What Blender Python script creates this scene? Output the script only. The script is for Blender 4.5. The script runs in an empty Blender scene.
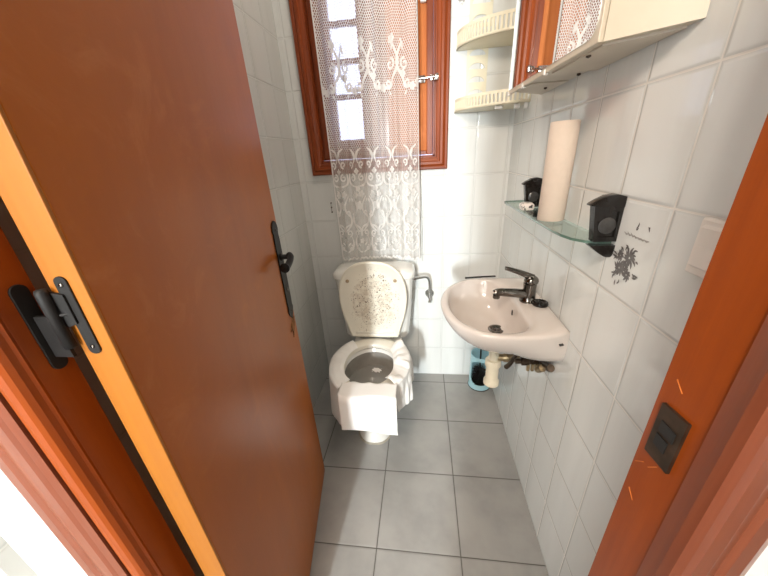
import bpy, bmesh, math, random
from mathutils import Vector, Matrix, noise
random.seed(7)
sc = bpy.context.scene
PI = math.pi

# ------------------------------------------------------------------ camera
cam_d = bpy.data.cameras.new('camera'); cam = bpy.data.objects.new('camera', cam_d)
sc.collection.objects.link(cam); sc.camera = cam
cam_d.sensor_width = 36.0; cam_d.lens = 36.0 * 304.67 / 768.0; cam_d.clip_start = 0.01
pitch, yaw, roll = 0.4094, -0.1384, -0.0613
fwd = Vector((math.sin(yaw)*math.cos(pitch), math.cos(yaw)*math.cos(pitch), -math.sin(pitch)))
rt = Vector((math.cos(yaw), -math.sin(yaw), 0)); up = rt.cross(fwd)
r2 = rt*math.cos(roll) + up*math.sin(roll); u2 = -rt*math.sin(roll) + up*math.cos(roll)
M = Matrix((r2, u2, -fwd)).transposed().to_4x4(); M.translation = Vector((-0.4077, -1.5993, 1.3061))
cam.matrix_world = M

# ------------------------------------------------------------------ world and lights
w = bpy.data.worlds.new('sky'); sc.world = w; w.use_nodes = True
bg = w.node_tree.nodes['Background']; bg.inputs[0].default_value = (0.62, 0.68, 1.0, 1); bg.inputs[1].default_value = 2.0

def area(name, loc, target, size, power, col, size_y=None):
    l = bpy.data.lights.new(name, 'AREA'); l.energy = power; l.color = col; l.size = size
    if size_y: l.shape = 'RECTANGLE'; l.size_y = size_y
    o = bpy.data.objects.new(name, l); sc.collection.objects.link(o)
    o.location = loc; o.rotation_euler = (Vector(target) - Vector(loc)).to_track_quat('-Z', 'Y').to_euler()
    return o
area('far_room_daylight', (-1.06, -5.2, 1.70), (-0.55, -0.3, 0.75), 0.16, 135, (0.93, 0.99, 1.0), 0.5)
area('bathroom_fill', (-0.55, -0.45, 2.40), (-0.55, -0.45, 0), 0.25, 2.9, (1.0, 0.89, 0.76))  # added fill overhead, lifts the ambient level of the bathroom
area('corridor_warm_fill', (-0.80, -2.45, 2.25), (0.0, -0.7, 1.0), 0.35, 18, (1.0, 0.83, 0.67))  # added warm fill through the doorway, aimed at the right wall
sc.view_settings.view_transform = 'Standard'; sc.view_settings.look = 'None'
sc.view_settings.gamma = 1; sc.view_settings.use_curve_mapping = False
sc.view_settings.exposure = 0.8

# ------------------------------------------------------------------ materials
def new_mat(name):
    m = bpy.data.materials.new(name); m.use_nodes = True
    nt = m.node_tree; return m, nt, nt.nodes['Principled BSDF']
class N:
    def __init__(s, nt): s.nt = nt
    def add(s, t, **kw):
        n = s.nt.nodes.new(t)
        for k, v in kw.items(): setattr(n, k, v)
        return n
    def link(s, a, b): s.nt.links.new(a, b)
    def math(s, op, a, b=None, c=None, clamp=False):
        n = s.add('ShaderNodeMath', operation=op); n.use_clamp = clamp
        for i, v in enumerate((a, b, c)):
            if v is None: continue
            if isinstance(v, (int, float)): n.inputs[i].default_value = v
            else: s.link(v, n.inputs[i])
        return n.outputs[0]
    def obj(s): return s.add('ShaderNodeTexCoord').outputs['Object']
    def mapping(s, v, sc_=(1,1,1), loc=(0,0,0), rot=(0,0,0)):
        n = s.add('ShaderNodeMapping'); s.link(v, n.inputs[0]); n.inputs[3].default_value = sc_
        n.inputs[1].default_value = loc; n.inputs[2].default_value = rot; return n.outputs[0]
    def noise(s, v, scale, detail=3, rough=.5, dist=0):
        n = s.add('ShaderNodeTexNoise'); s.link(v, n.inputs['Vector']); n.inputs['Scale'].default_value = scale
        n.inputs['Detail'].default_value = detail; n.inputs['Roughness'].default_value = rough
        n.inputs['Distortion'].default_value = dist; return n.outputs[0]
    def ramp(s, f, stops):
        n = s.add('ShaderNodeValToRGB'); s.link(f, n.inputs[0]); e = n.color_ramp.elements
        while len(e) < len(stops): e.new(0.5)
        for i, (p, c) in enumerate(stops):
            e[i].position = p; e[i].color = c if len(c) == 4 else (*c, 1)
        return n.outputs[0]
    def mix(s, f, a, b, blend='MIX'):
        n = s.add('ShaderNodeMix', data_type='RGBA', blend_type=blend)
        for i, v in ((0, f), (6, a), (7, b)):
            if isinstance(v, (int, float)): n.inputs[i].default_value = v
            elif isinstance(v, tuple): n.inputs[i].default_value = (*v, 1) if len(v) == 3 else v
            else: s.link(v, n.inputs[i])
        return n.outputs[2]
    def smooth(s, v, a, b, o0=0, o1=1):
        n = s.add('ShaderNodeMapRange', interpolation_type='SMOOTHSTEP'); s.link(v, n.inputs[0])
        for i, k in enumerate((a, b, o0, o1)): n.inputs[i+1].default_value = k
        return n.outputs[0]
    def bump(s, h, strength, dist=.01):
        n = s.add('ShaderNodeBump'); s.link(h, n.inputs['Height']); n.inputs['Strength'].default_value = strength
        n.inputs['Distance'].default_value = dist; return n.outputs[0]

def flat(name, col, rough=.5, metal=0, coat=0, var=.08, scale=30, bump=0, spec=None, trans=0):
    m, nt, p = new_mat(name); n = N(nt)
    f = n.noise(n.obj(), scale, 3)
    c2 = tuple(max(0, min(1, c*(1-var*2))) for c in col)
    c = n.ramp(f, [(.3, c2), (.7, col)])
    n.link(c, p.inputs['Base Color']); p.inputs['Roughness'].default_value = rough
    p.inputs['Metallic'].default_value = metal; p.inputs['Coat Weight'].default_value = coat
    p.inputs['Coat Roughness'].default_value = .06
    if trans: p.inputs['Transmission Weight'].default_value = trans
    if spec is not None: p.inputs['Specular IOR Level'].default_value = spec
    if bump: n.link(n.bump(n.noise(n.obj(), scale*4, 4), bump, .002), p.inputs['Normal'])
    return m

def tile_mat(name, ax, w_, off, h_, hoff, grout_w, tile_a, tile_b, grout, rough, streak=(9, 9, 1.2), bumps=.5, edge_dark=.82):
    """rectangular tiles in object space: ax = coordinate running along the wall, plus Z (or Y for floors)"""
    m, nt, p = new_mat(name); n = N(nt)
    sep = n.add('ShaderNodeSeparateXYZ'); ob = n.obj(); n.link(ob, sep.inputs[0])
    U = sep.outputs[ax[0]]; V = sep.outputs[ax[1]]
    def dist(c, o, s_):
        fr = n.math('FRACT', n.math('DIVIDE', n.math('SUBTRACT', c, o), s_))
        return n.math('MULTIPLY', n.math('MINIMUM', fr, n.math('SUBTRACT', 1.0, fr)), s_)
    d = n.math('MINIMUM', dist(U, off, w_), dist(V, hoff, h_))
    g = n.smooth(d, grout_w*.35, grout_w*.75, 1, 0)
    edge = n.smooth(d, grout_w*.6, grout_w*2.6, 0, 1)
    st = n.noise(n.mapping(ob, streak), 1.0, 4, .55)
    st2 = n.noise(ob, 2.3, 2)
    base = n.mix(n.smooth(st, .35, .7), tile_a, tile_b)
    base = n.mix(n.math('MULTIPLY', st2, .12), base, tuple(c*.8 for c in tile_b))
    rim = n.mix(edge, tuple(c*edge_dark for c in tile_a), (1, 1, 1))
    base = n.mix(1.0, base, n.mix(edge, (edge_dark,)*3, (1, 1, 1)), 'MULTIPLY')
    n.link(n.mix(g, base, grout), p.inputs['Base Color'])
    n.link(n.math('ADD', n.math('MULTIPLY', g, .5), rough), p.inputs['Roughness'])
    hgt = n.smooth(d, 0, grout_w*2.4, 0, 1)
    hh = n.math('ADD', hgt, n.math('MULTIPLY', n.noise(ob, 9, 2), .10))
    n.link(n.bump(hh, bumps, .0025), p.inputs['Normal'])
    return m

tA, tB = (.78, .80, .79), (.71, .73, .72)
m_wall_back = tile_mat('white_tiles_back', (0, 2), .1412, -.1575, .2, 0, .0030, tA, tB, (.70, .72, .71), .06, edge_dark=.88)
m_wall_right = tile_mat('white_tiles_right', (1, 2), .1525, -.4321, .2, 0, .0030, tA, tB, (.74, .72, .68), .06, edge_dark=.86)
m_wall_left = tile_mat('white_tiles_left_shaded', (1, 2), .15, -.132, .2, 0, .0030, (.60, .61, .585), (.54, .55, .525), (.53, .54, .51), .10, edge_dark=.88)  # left tiles darker than the others: the wall's shade is in the colour
m_floor = tile_mat('grey_floor_tiles', (0, 1), .2993, -.2807, .2993, -.0786, .0028, (.37, .365, .35), (.285, .285, .275), (.085, .08, .07), .30, (5, 5, 5), .3, .9)
m_plaster = flat('white_plaster', (.86, .86, .85), .8, bump=.15, scale=8)
m_corr_floor = flat('corridor_floor_stone', (.35, .33, .30), .4)

def wood(name, dark, light, rough=.3, axis=2, scale=1.0, coat=.4, blot=0, grain=1.0):
    m, nt, p = new_mat(name); n = N(nt); ob = n.obj()
    s = [38*scale]*3; s[axis] = 2.0*scale
    g = n.noise(n.mapping(ob, tuple(s)), 1.0, 5, .6, .6)
    s2 = [150*scale]*3; s2[axis] = 6*scale
    g2 = n.noise(n.mapping(ob, tuple(s2)), 1.0, 2, .5)
    f = n.math('ADD', n.math('MULTIPLY', g, .7), n.math('MULTIPLY', g2, .3))
    c = n.ramp(f, [(.5-.22/grain, dark), (.5+.2/grain, light)])
    if blot:
        b = n.smooth(n.noise(ob, 7, 6, .65), .5, .72)
        c = n.mix(n.math('MULTIPLY', b, blot), c, tuple(min(1, x*1.25+.05) for x in light))
    n.link(c, p.inputs['Base Color'])
    p.inputs['Roughness'].default_value = rough; p.inputs['Coat Weight'].default_value = coat
    p.inputs['Coat Roughness'].default_value = .12; p.inputs['Specular IOR Level'].default_value = .3
    n.link(n.bump(f, .12, .002), p.inputs['Normal'])
    return m
m_wood_win = wood('red_brown_window_wood', (.13, .022, .004), (.30, .060, .011), .35, 2, 1, .12)
m_wood_win_h = wood('red_brown_window_wood_horizontal', (.13, .022, .004), (.30, .060, .011), .35, 0, 1, .12)
m_wood_panel = wood('orange_panel_wood', (.40, .10, .018), (.55, .17, .035), .6, 2, .8, .0, .3)
m_wood_jamb = wood('varnished_jamb_wood', (.21, .036, .003), (.30, .058, .005), .36, 2, 1, .12)
m_wood_trim = wood('varnished_architrave_wood', (.155, .036, .015), (.23, .064, .028), .38, 2, 1, .3)
m_pine = wood('bare_pine_edge', (.25, .076, .005), (.36, .132, .013), .45, 2, .5, .15, grain=.9)
m_splinter = wood('splintered_dark_wood', (.06, .02, .01), (.45, .22, .09), .8, 2, 3, 0, grain=1.5)

def door_material():
    m, nt, p = new_mat('orange_brown_varnished_door'); n = N(nt); ob = n.obj()
    a = n.noise(n.mapping(ob, (6, 6, 1.4)), 1.0, 6, .62, .8)
    b = n.noise(ob, 9, 6, .7, 1.2)
    c = n.ramp(a, [(.32, (.30, .072, .001)), (.7, (.37, .095, .002))])
    blot = n.smooth(b, .50, .74)
    n.link(n.mix(n.math('MULTIPLY', blot, .40), c, (.46, .16, .045)), p.inputs['Base Color'])
    n.link(n.math('ADD', n.math('MULTIPLY', blot, .10), .36), p.inputs['Roughness'])
    p.inputs['Coat Weight'].default_value = .0; p.inputs['Specular IOR Level'].default_value = .32
    n.link(n.bump(n.noise(n.mapping(ob, (20, 20, 8)), 1, 4, .6), .10, .004), p.inputs['Normal'])
    return m
m_door = door_material()

m_ceramic = flat('white_glazed_ceramic', (.80, .79, .75), .12, coat=.6, var=.02, scale=6)
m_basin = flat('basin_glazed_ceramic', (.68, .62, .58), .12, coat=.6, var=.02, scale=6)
m_seat = flat('cream_plastic_seat', (.80, .77, .68), .3, coat=.3, var=.03, scale=8)
def lid_material():
    m, nt, p = new_mat('speckled_cream_lid'); n = N(nt); ob = n.obj()
    def dots(scale, r, thr):
        v = n.add('ShaderNodeTexVoronoi'); n.link(ob, v.inputs['Vector']); v.inputs['Scale'].default_value = scale
        sepc = n.add('ShaderNodeSeparateColor'); n.link(v.outputs['Color'], sepc.inputs[0])
        rr = n.math('MULTIPLY', n.math('ADD', sepc.outputs[1], .25), r)
        inside = n.smooth(n.math('SUBTRACT', rr, v.outputs['Distance']), -.04, .08)
        keep = n.math('LESS_THAN', sepc.outputs[0], thr)
        return n.math('MULTIPLY', inside, keep)
    sep = n.add('ShaderNodeSeparateXYZ'); n.link(ob, sep.inputs[0])
    # denser towards the middle of the lid (dirt has its own shape)
    dx = n.math('DIVIDE', n.math('ABSOLUTE', sep.outputs[0]), .145); dz = n.math('DIVIDE', n.math('ABSOLUTE', n.math('SUBTRACT', sep.outputs[2], .20)), .19)
    rad = n.math('SQRT', n.math('ADD', n.math('MULTIPLY', dx, dx), n.math('MULTIPLY', dz, dz)))
    dens = n.smooth(n.math('ADD', rad, n.math('MULTIPLY', n.noise(ob, 14, 3), .8)), 1.05, 1.4, 1, 0)
    spots = n.math('MAXIMUM', dots(170, .50, .45), dots(85, .34, .22))
    f = n.math('MULTIPLY', n.math('MULTIPLY', spots, dens), .95)
    haze = n.math('MULTIPLY', n.smooth(n.math('MULTIPLY', n.noise(ob, 30, 5, .7), dens), .36, .62), .42)
    base = n.mix(haze, (.80, .765, .66), (.42, .31, .20))
    n.link(n.mix(f, base, (.13, .08, .045)), p.inputs['Base Color'])
    p.inputs['Roughness'].default_value = .38
    return m
m_lid = lid_material()
m_bumper = flat('yellowed_rubber_pad', (.42, .32, .20), .6)
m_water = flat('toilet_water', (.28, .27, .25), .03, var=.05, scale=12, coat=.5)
m_bowl_in = flat('shaded_bowl_ceramic', (.36, .34, .31), .16, coat=.5, var=.10, scale=18)  # grey base colour carries the shade inside the bowl
m_chrome = flat('chrome_metal', (.62, .62, .62), .12, 1, var=.05)
m_darkchrome = flat('dark_tarnished_chrome', (.20, .185, .17), .16, 1, var=.12, scale=60)
m_brass = flat('tarnished_brass', (.46, .36, .22), .35, .8, var=.2, scale=70)
m_darkbrass = flat('blackened_brass', (.07, .048, .032), .35, .6, var=.2, scale=70)
m_rust = flat('rusty_brown_plate', (.085, .055, .035), .45, .55, var=.3, scale=45)
m_black = flat('black_painted_iron', (.018, .017, .017), .5, 0, coat=.0, var=.2, scale=40, spec=.2)
m_blackgloss = flat('black_glossy_plastic', (.012, .010, .009), .14, coat=.0, var=.1, spec=.35)
m_dark = flat('black_rubber', (.012, .012, .012), .5)
m_cream = flat('cream_plastic', (.82, .77, .60), .4, coat=.15, var=.03)
m_pipe = flat('cream_plastic_trap', (.82, .76, .60), .32, coat=.3, var=.03)
m_cab = flat('ivory_lacquered_cabinet', (.66, .59, .47), .35, coat=.2, var=.04, scale=10)
m_cab_in = flat('ivory_cabinet_underside', (.62, .56, .47), .5, var=.06, scale=10)
m_switch = flat('white_switch_plastic', (.84, .79, .74), .3, coat=.3, var=.02)
m_cupblue = flat('pale_blue_plastic', (.46, .76, .86), .25, coat=.3, var=.04)
m_roll = flat('cream_paper_roll', (.71, .60, .51), .9, var=.02, bump=.15, scale=70)
m_white_enamel = flat('white_enamel', (.85, .85, .83), .3)
def paper_material():
    m, nt, p = new_mat('soft_toilet_paper'); n = N(nt)
    p.inputs['Base Color'].default_value = (.86, .85, .83, 1); p.inputs['Roughness'].default_value = .9
    n.link(n.bump(n.noise(n.obj(), 160, 3), .25, .001), p.inputs['Normal'])
    p.inputs['Subsurface Weight'].default_value = .0
    return m
m_paper = paper_material()
def mirror_material():
    m, nt, p = new_mat('mirror_glass'); n = N(nt)
    p.inputs['Base Color'].default_value = (.93, .95, .94, 1); p.inputs['Metallic'].default_value = 1
    p.inputs['Roughness'].default_value = .01; return m
m_mirror = mirror_material()
def glass_material(name, tint, alpha=.1, rough=.02, refl=1.0):
    m, nt, p = new_mat(name); n = N(nt)
    tr = n.add('ShaderNodeBsdfTransparent'); tr.inputs[0].default_value = (*tint, 1)
    gl = n.add('ShaderNodeBsdfGlossy'); gl.inputs['Roughness'].default_value = rough
    fr = n.add('ShaderNodeFresnel'); fr.inputs[0].default_value = 1.5
    mx = n.add('ShaderNodeMixShader'); n.link(n.math('ADD', n.math('MULTIPLY', fr.outputs[0], refl), alpha), mx.inputs[0])
    n.link(tr.outputs[0], mx.inputs[1]); n.link(gl.outputs[0], mx.inputs[2])
    n.link(mx.outputs[0], nt.nodes['Material Output'].inputs[0]); return m
m_glass = glass_material('clear_window_glass', (.95, .97, .97), .0)
m_shelf_glass = glass_material('greenish_shelf_glass', (.90, .96, .93), .0, .02, .45)
m_glass_edge = flat('green_glass_edge', (.10, .19, .15), .1, coat=.6, var=.05)
def spotted_material():
    m, nt, p = new_mat('white_with_black_blotches'); n = N(nt); ob = n.obj()
    f = n.smooth(n.noise(ob, 95, 2), .56, .60)
    n.link(n.mix(f, (.82, .76, .72), (.03, .03, .03)), p.inputs['Base Color']); p.inputs['Roughness'].default_value = .3
    return m
m_spotted = spotted_material()
def decal_mat(name, col):
    return flat(name, col, .3, var=.15, scale=120)
m_ink = decal_mat('dark_grey_glaze', (.16, .15, .15)); m_ink2 = decal_mat('grey_glaze', (.42, .40, .38)); m_ink3 = decal_mat('near_black_glaze', (.12, .11, .11))

def lace_net():
    m, nt, p = new_mat('white_lace_net'); n = N(nt)
    uv = n.add('ShaderNodeUVMap').outputs[0]
    sep = n.add('ShaderNodeSeparateXYZ'); n.link(uv, sep.inputs[0])
    U, V = sep.outputs[0], sep.outputs[1]
    cell = .0112
    # hexagonal mesh: distance to the nearest of two staggered lattices
    def lat(ou, ov):
        a = n.math('SUBTRACT', n.math('FRACT', n.math('ADD', n.math('DIVIDE', U, cell), ou)), .5)
        b = n.math('SUBTRACT', n.math('FRACT', n.math('ADD', n.math('DIVIDE', V, cell*1.55), ov)), .5)
        b = n.math('MULTIPLY', b, 1.45)
        return n.math('SQRT', n.math('ADD', n.math('MULTIPLY', a, a), n.math('MULTIPLY', b, b)))
    d = n.math('MINIMUM', lat(0, 0), lat(.5, .5))
    hole = n.smooth(d, .26, .36, 0, 1)
    # horizontally ribbed ground of the lower band
    rib = n.math('FRACT', n.math('DIVIDE', V, .0055))
    rib = n.smooth(n.math('ABSOLUTE', n.math('SUBTRACT', rib, .5)), .16, .3)
    low = n.smooth(V, 1.40, 1.30)
    low = n.smooth(V, 1.28, 1.38, 1, 0)
    vcol = n.math('FRACT', n.math('DIVIDE', U, .011)); vcol = n.smooth(n.math('ABSOLUTE', n.math('SUBTRACT', vcol, .5)), .3, .42)
    ribbed = n.math('MAXIMUM', rib, vcol)
    mixn = n.add('ShaderNodeMix'); n.link(low, mixn.inputs[0]); n.link(hole, mixn.inputs[2]); n.link(ribbed, mixn.inputs[3])
    opac = n.math('ADD', n.math('MULTIPLY', mixn.outputs[0], n.math('SUBTRACT', .78, n.math('MULTIPLY', low, .34))), n.math('SUBTRACT', .15, n.math('MULTIPLY', low, .04)))
    diff = n.add('ShaderNodeBsdfDiffuse'); diff.inputs[0].default_value = (.84, .82, .80, 1)
    trl = n.add('ShaderNodeBsdfTranslucent'); trl.inputs[0].default_value = (.84, .82, .82, 1)
    m1 = n.add('ShaderNodeMixShader'); m1.inputs[0].default_value = .35; n.link(diff.outputs[0], m1.inputs[1]); n.link(trl.outputs[0], m1.inputs[2])
    tr = n.add('ShaderNodeBsdfTransparent')
    m2 = n.add('ShaderNodeMixShader'); n.link(opac, m2.inputs[0]); n.link(tr.outputs[0], m2.inputs[1]); n.link(m1.outputs[0], m2.inputs[2])
    n.link(m2.outputs[0], nt.nodes['Material Output'].inputs[0]); return m
m_lace = lace_net()
def thread_mat():
    m, nt, p = new_mat('white_lace_thread'); n = N(nt)
    diff = n.add('ShaderNodeBsdfDiffuse'); diff.inputs[0].default_value = (.88, .87, .85, 1)
    trl = n.add('ShaderNodeBsdfTranslucent'); trl.inputs[0].default_value = (.86, .85, .84, 1)
    m1 = n.add('ShaderNodeMixShader'); m1.inputs[0].default_value = .35; n.link(diff.outputs[0], m1.inputs[1]); n.link(trl.outputs[0], m1.inputs[2])
    n.link(m1.outputs[0], nt.nodes['Material Output'].inputs[0]); return m
m_thread = thread_mat()

# ------------------------------------------------------------------ mesh helpers
class MB:
    def __init__(s): s.bm = bmesh.new()
    def box(s, x0, x1, y0, y1, z0, z1, bev=0, seg=2):
        b = bmesh.new(); r = bmesh.ops.create_cube(b, size=1)
        for v in b.verts:
            v.co = Vector(((x0+x1)/2 + v.co.x*(x1-x0), (y0+y1)/2 + v.co.y*(y1-y0), (z0+z1)/2 + v.co.z*(z1-z0)))
        if bev: bmesh.ops.bevel(b, geom=b.edges[:], offset=bev, segments=seg, affect='EDGES', profile=.5)
        return s.merge(b)
    def merge(s, b, mat=None):
        if mat: bmesh.ops.transform(b, matrix=mat, verts=b.verts)
        me = bpy.data.meshes.new('tmp'); b.to_mesh(me); b.free(); s.bm.from_mesh(me); bpy.data.meshes.remove(me); return s
    def prism(s, pts, z0, z1, axis='z', bev=0, seg=2):
        """polygon pts extruded along axis: pts are (x,y) for z, (x,z) for y, (y,z) for x"""
        b = bmesh.new()
        def P(p, t): return {'z': (p[0], p[1], t), 'y': (p[0], t, p[1]), 'x': (t, p[0], p[1])}[axis]
        lo = [b.verts.new(P(p, z0)) for p in pts]; hi = [b.verts.new(P(p, z1)) for p in pts]
        n = len(pts); b.faces.new(lo); b.faces.new(hi[::-1])
        for i in range(n): b.faces.new((lo[i], lo[(i+1) % n], hi[(i+1) % n], hi[i]))
        bmesh.ops.recalc_face_normals(b, faces=b.faces)
        if bev:
            ed = [e for e in b.edges if all(len(f.verts) == n for f in e.link_faces[:1]) or any(len(f.verts) == n for f in e.link_faces)]
            bmesh.ops.bevel(b, geom=ed, offset=bev, segments=seg, affect='EDGES', profile=.5)
        return s.merge(b)
    def loft(s, rings, cap0=True, cap1=True, closed=True):
        b = bmesh.new(); vs = [[b.verts.new(p) for p in r] for r in rings]; n = len(rings[0])
        for a, c in zip(vs, vs[1:]):
            for i in range(n if closed else n-1):
                j = (i+1) % n
                try: b.faces.new((a[i], a[j], c[j], c[i]))
                except ValueError: pass
        if cap0: b.faces.new(vs[0][::-1])
        if cap1: b.faces.new(vs[-1])
        bmesh.ops.recalc_face_normals(b, faces=b.faces)
        return s.merge(b)
    def lathe(s, prof, origin=(0, 0, 0), direction=(0, 0, 1), n=32):
        q = Vector((0, 0, 1)).rotation_difference(Vector(direction)).to_matrix(); o = Vector(origin)
        rings = [[o + q @ Vector((r*math.cos(2*PI*i/n), r*math.sin(2*PI*i/n), h)) for i in range(n)] for r, h in prof]
        return s.loft(rings)
    def tube(s, pts, r, n=12, sub=6, smooth=True):
        pts = [Vector(p) for p in pts]
        if smooth and len(pts) > 2: pts = catmull(pts, sub)
        rs = r if callable(r) else (lambda t: r)
        rings = []; prev = None
        for i, p in enumerate(pts):
            t = (pts[min(i+1, len(pts)-1)] - pts[max(i-1, 0)]).normalized()
            if prev is None:
                a = Vector((0, 0, 1)) if abs(t.z) < .9 else Vector((1, 0, 0)); x = t.cross(a).normalized()
            else: x = (prev - t*prev.dot(t)).normalized()
            prev = x; y = t.cross(x); rr = rs(i/(len(pts)-1))
            rings.append([p + (x*math.cos(2*PI*k/n) + y*math.sin(2*PI*k/n))*rr for k in range(n)])
        return s.loft(rings)
    def ball(s, c, r, scale=(1, 1, 1), n=3):
        b = bmesh.new(); bmesh.ops.create_icosphere(b, subdivisions=n, radius=r)
        for v in b.verts: v.co = Vector((v.co.x*scale[0], v.co.y*scale[1], v.co.z*scale[2])) + Vector(c)
        return s.merge(b)
    def build(s, name, mat, parent=None, smooth=False, origin=None, **props):
        me = bpy.data.meshes.new(name)
        if origin is not None: bmesh.ops.translate(s.bm, vec=-Vector(origin), verts=s.bm.verts)
        s.bm.to_mesh(me); s.bm.free(); me.materials.append(mat)
        for f in me.polygons: f.use_smooth = bool(smooth)
        o = bpy.data.objects.new(name, me); sc.collection.objects.link(o)
        if origin is not None: o.location = origin
        if smooth and smooth is not True: 
            me.set_sharp_from_angle(angle=math.radians(smooth))
        if parent:
            o.parent = parent
            o.matrix_parent_inverse = parent_world(parent).inverted()
        for k, v in props.items(): o[k] = v
        return o
def parent_world(o):
    m = Matrix.LocRotScale(o.location, o.rotation_euler, o.scale)
    if o.parent: m = parent_world(o.parent) @ o.matrix_parent_inverse @ m
    return m
def catmull(pts, sub, closed=False):
    out = []; n = len(pts); rng = range(n) if closed else range(n-1)
    g = (lambda i: pts[i % n]) if closed else (lambda i: pts[max(0, min(n-1, i))])
    for i in rng:
        p0, p1, p2, p3 = (Vector(g(i+k)) for k in (-1, 0, 1, 2))
        for j in range(sub):
            t = j/sub
            out.append(.5*((2*p1) + (p2-p0)*t + (2*p0-5*p1+4*p2-p3)*t*t + (3*p1-p0-3*p2+p3)*t**3))
    if not closed: out.append(Vector(pts[-1]))
    return out
def thing(name, label, cat, loc=(0, 0, 0), rz=0, group=None):
    o = bpy.data.objects.new(name, None); sc.collection.objects.link(o); o.location = loc; o.rotation_euler = (0, 0, rz)
    o.empty_display_size = .05
    o['label'] = label; o['category'] = cat
    if group: o['group'] = group
    return o
def tag(o, label, cat, group=None):
    o['label'] = label; o['category'] = cat
    if group: o['group'] = group
    return o
def structure(o, label=None, cat=None):
    o['kind'] = 'structure'
    if label: o['label'] = label
    if cat: o['category'] = cat
    return o

# ------------------------------------------------------------------ room shell
XL, CEIL = -1.0336, 2.45
o = MB(); o.box(XL-.12, .12, -1.42, .2, -.1, 0); structure(o.build('floor', m_floor), 'grey square tiled bathroom floor with dark grout', 'floor')
o = MB(); o.box(XL-.12, .12, -1.40, .2, CEIL, CEIL+.1); structure(o.build('ceiling', m_plaster), 'plain white bathroom ceiling', 'ceiling')
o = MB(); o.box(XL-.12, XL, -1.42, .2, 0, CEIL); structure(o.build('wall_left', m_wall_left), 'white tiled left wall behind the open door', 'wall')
o = MB(); o.box(0, .12, -1.42, .2, 0, CEIL)
wall_right = structure(o.build('wall_right', m_wall_right), 'white tiled right wall carrying basin and cabinet', 'wall')
WX0, WX1, WZ0, WZ1 = -.905, -.345, 1.285, 2.15
o = MB(); o.box(XL, WX0, 0, .16, 0, CEIL); o.box(WX1, 0, 0, .16, 0, CEIL); o.box(WX0, WX1, 0, .16, 0, WZ0); o.box(WX0, WX1, 0, .16, WZ1, CEIL)
wall_back = structure(o.build('wall_back', m_wall_back), 'white tiled back wall with the window', 'wall')
# door wall (between bathroom and corridor)
YI, YO = -1.315, -1.40
o = MB()
o.box(-1.9, -.86, YO, -1.345, 0, CEIL); o.box(-.115, 1.0, YO, YI, 0, CEIL); o.box(-.86, -.115, YO, YI, 2.06, CEIL)
structure(o.build('wall_front', m_plaster), 'white wall around the bathroom doorway', 'wall')
o = MB(); o.box(-1.9, 1.0, -5.7, -1.42, -.1, 0); structure(o.build('floor_corridor', m_corr_floor), 'corridor floor outside the bathroom door', 'floor')
o = MB(); o.box(-1.9, 1.0, -5.7, -1.40, CEIL, CEIL+.1); structure(o.build('ceiling_corridor', m_plaster), 'corridor ceiling', 'ceiling')
o = MB(); o.box(-2.0, -1.9, -5.7, -1.345, 0, CEIL); structure(o.build('wall_corridor_left', m_plaster), 'white corridor side wall on the left', 'wall')
o = MB(); o.box(1.0, 1.1, -5.7, -1.345, 0, CEIL); structure(o.build('wall_corridor_right', m_plaster), 'white corridor side wall on the right', 'wall')
o = MB(); o.box(-1.9, -1.62, -2.75, -2.65, 0, CEIL); o.box(-.615, 1.0, -2.75, -2.65, 0, CEIL); o.box(-1.62, -.615, -2.75, -2.65, 2.1, CEIL)  # unseen partition added to narrow the far light to a vertical strip
structure(o.build('wall_light_baffle', m_plaster), 'added unseen white partition whose narrow opening shapes the light from behind', 'wall')
o = MB(); o.box(-2.0, 1.1, -5.8, -5.7, 0, CEIL); structure(o.build('wall_corridor_back', m_plaster), 'white corridor end wall', 'wall')

# ------------------------------------------------------------------ door frame
# left jamb (hinge side) with its stop bead, right jamb with strike plate, head
def profile_z(pts, z0, z1, name, mat, parent=None, bev=.002, smooth=30):
    b = MB(); b.prism(pts, z0, z1, 'z'); return b.build(name, mat, parent)
o = profile_z([(-.86, -1.345), (-.838, -1.345), (-.838, -1.3475), (-.815, -1.3485), (-.815, -1.384), (-.8138, -1.387), (-.815, -1.390), (-.8146, -1.396), (-.8162, -1.4015),
               (-.8195, -1.4048), (-.824, -1.4068), (-.8285, -1.4072), (-.8285, -1.3985), (-.86, -1.3985)], 0, 2.06, 'trim_1', m_wood_jamb)
jamb_l = structure(o, 'dark varnished wooden door jamb on the hinge side', 'door jamb')
o = profile_z([(-.115, -1.306), (-.150, -1.306), (-.150, -1.366), (-.1535, -1.369), (-.160, -1.392), (-.163, -1.396), (-.163, -1.400),
               (-.158, -1.4005), (-.115, -1.4005)], 0, 2.06, 'trim_2', m_wood_jamb)
jamb_r = structure(o, 'red varnished wooden door jamb with the strike plate', 'door jamb')
o = MB(); o.box(-.86, -.115, -1.40, -1.31, 2.035, 2.06); structure(o.build('trim_3', m_wood_jamb), 'varnished wooden head of the door frame', 'door jamb')
def architrave(xi, xo, name, label):
    s = 1 if xo > xi else -1; wd = abs(xo-xi)
    prof = [(0, .000), (0, .010), (.10, .0125), (.16, .0085), (.22, .0125), (.40, .012), (.55, .0085), (.62, .0115), (.80, .0105), (.92, .007), (1, .004), (1, 0)]
    pts = [(xi + s*u*wd, -1.400 - d) for u, d in prof]
    return structure(profile_z(pts, 0, 2.12, name, m_wood_trim), label, 'door architrave')
architrave(-.831, -.919, 'trim_4', 'pinkish wooden architrave left of the doorway')
architrave(-.171, -.101, 'trim_5', 'pinkish wooden architrave right of the doorway')
o = MB(); o.box(-.919, -.101, -1.412, -1.40, 2.04, 2.12, .003); structure(o.build('trim_6', m_wood_trim), 'wooden architrave above the doorway', 'door architrave')

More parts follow.
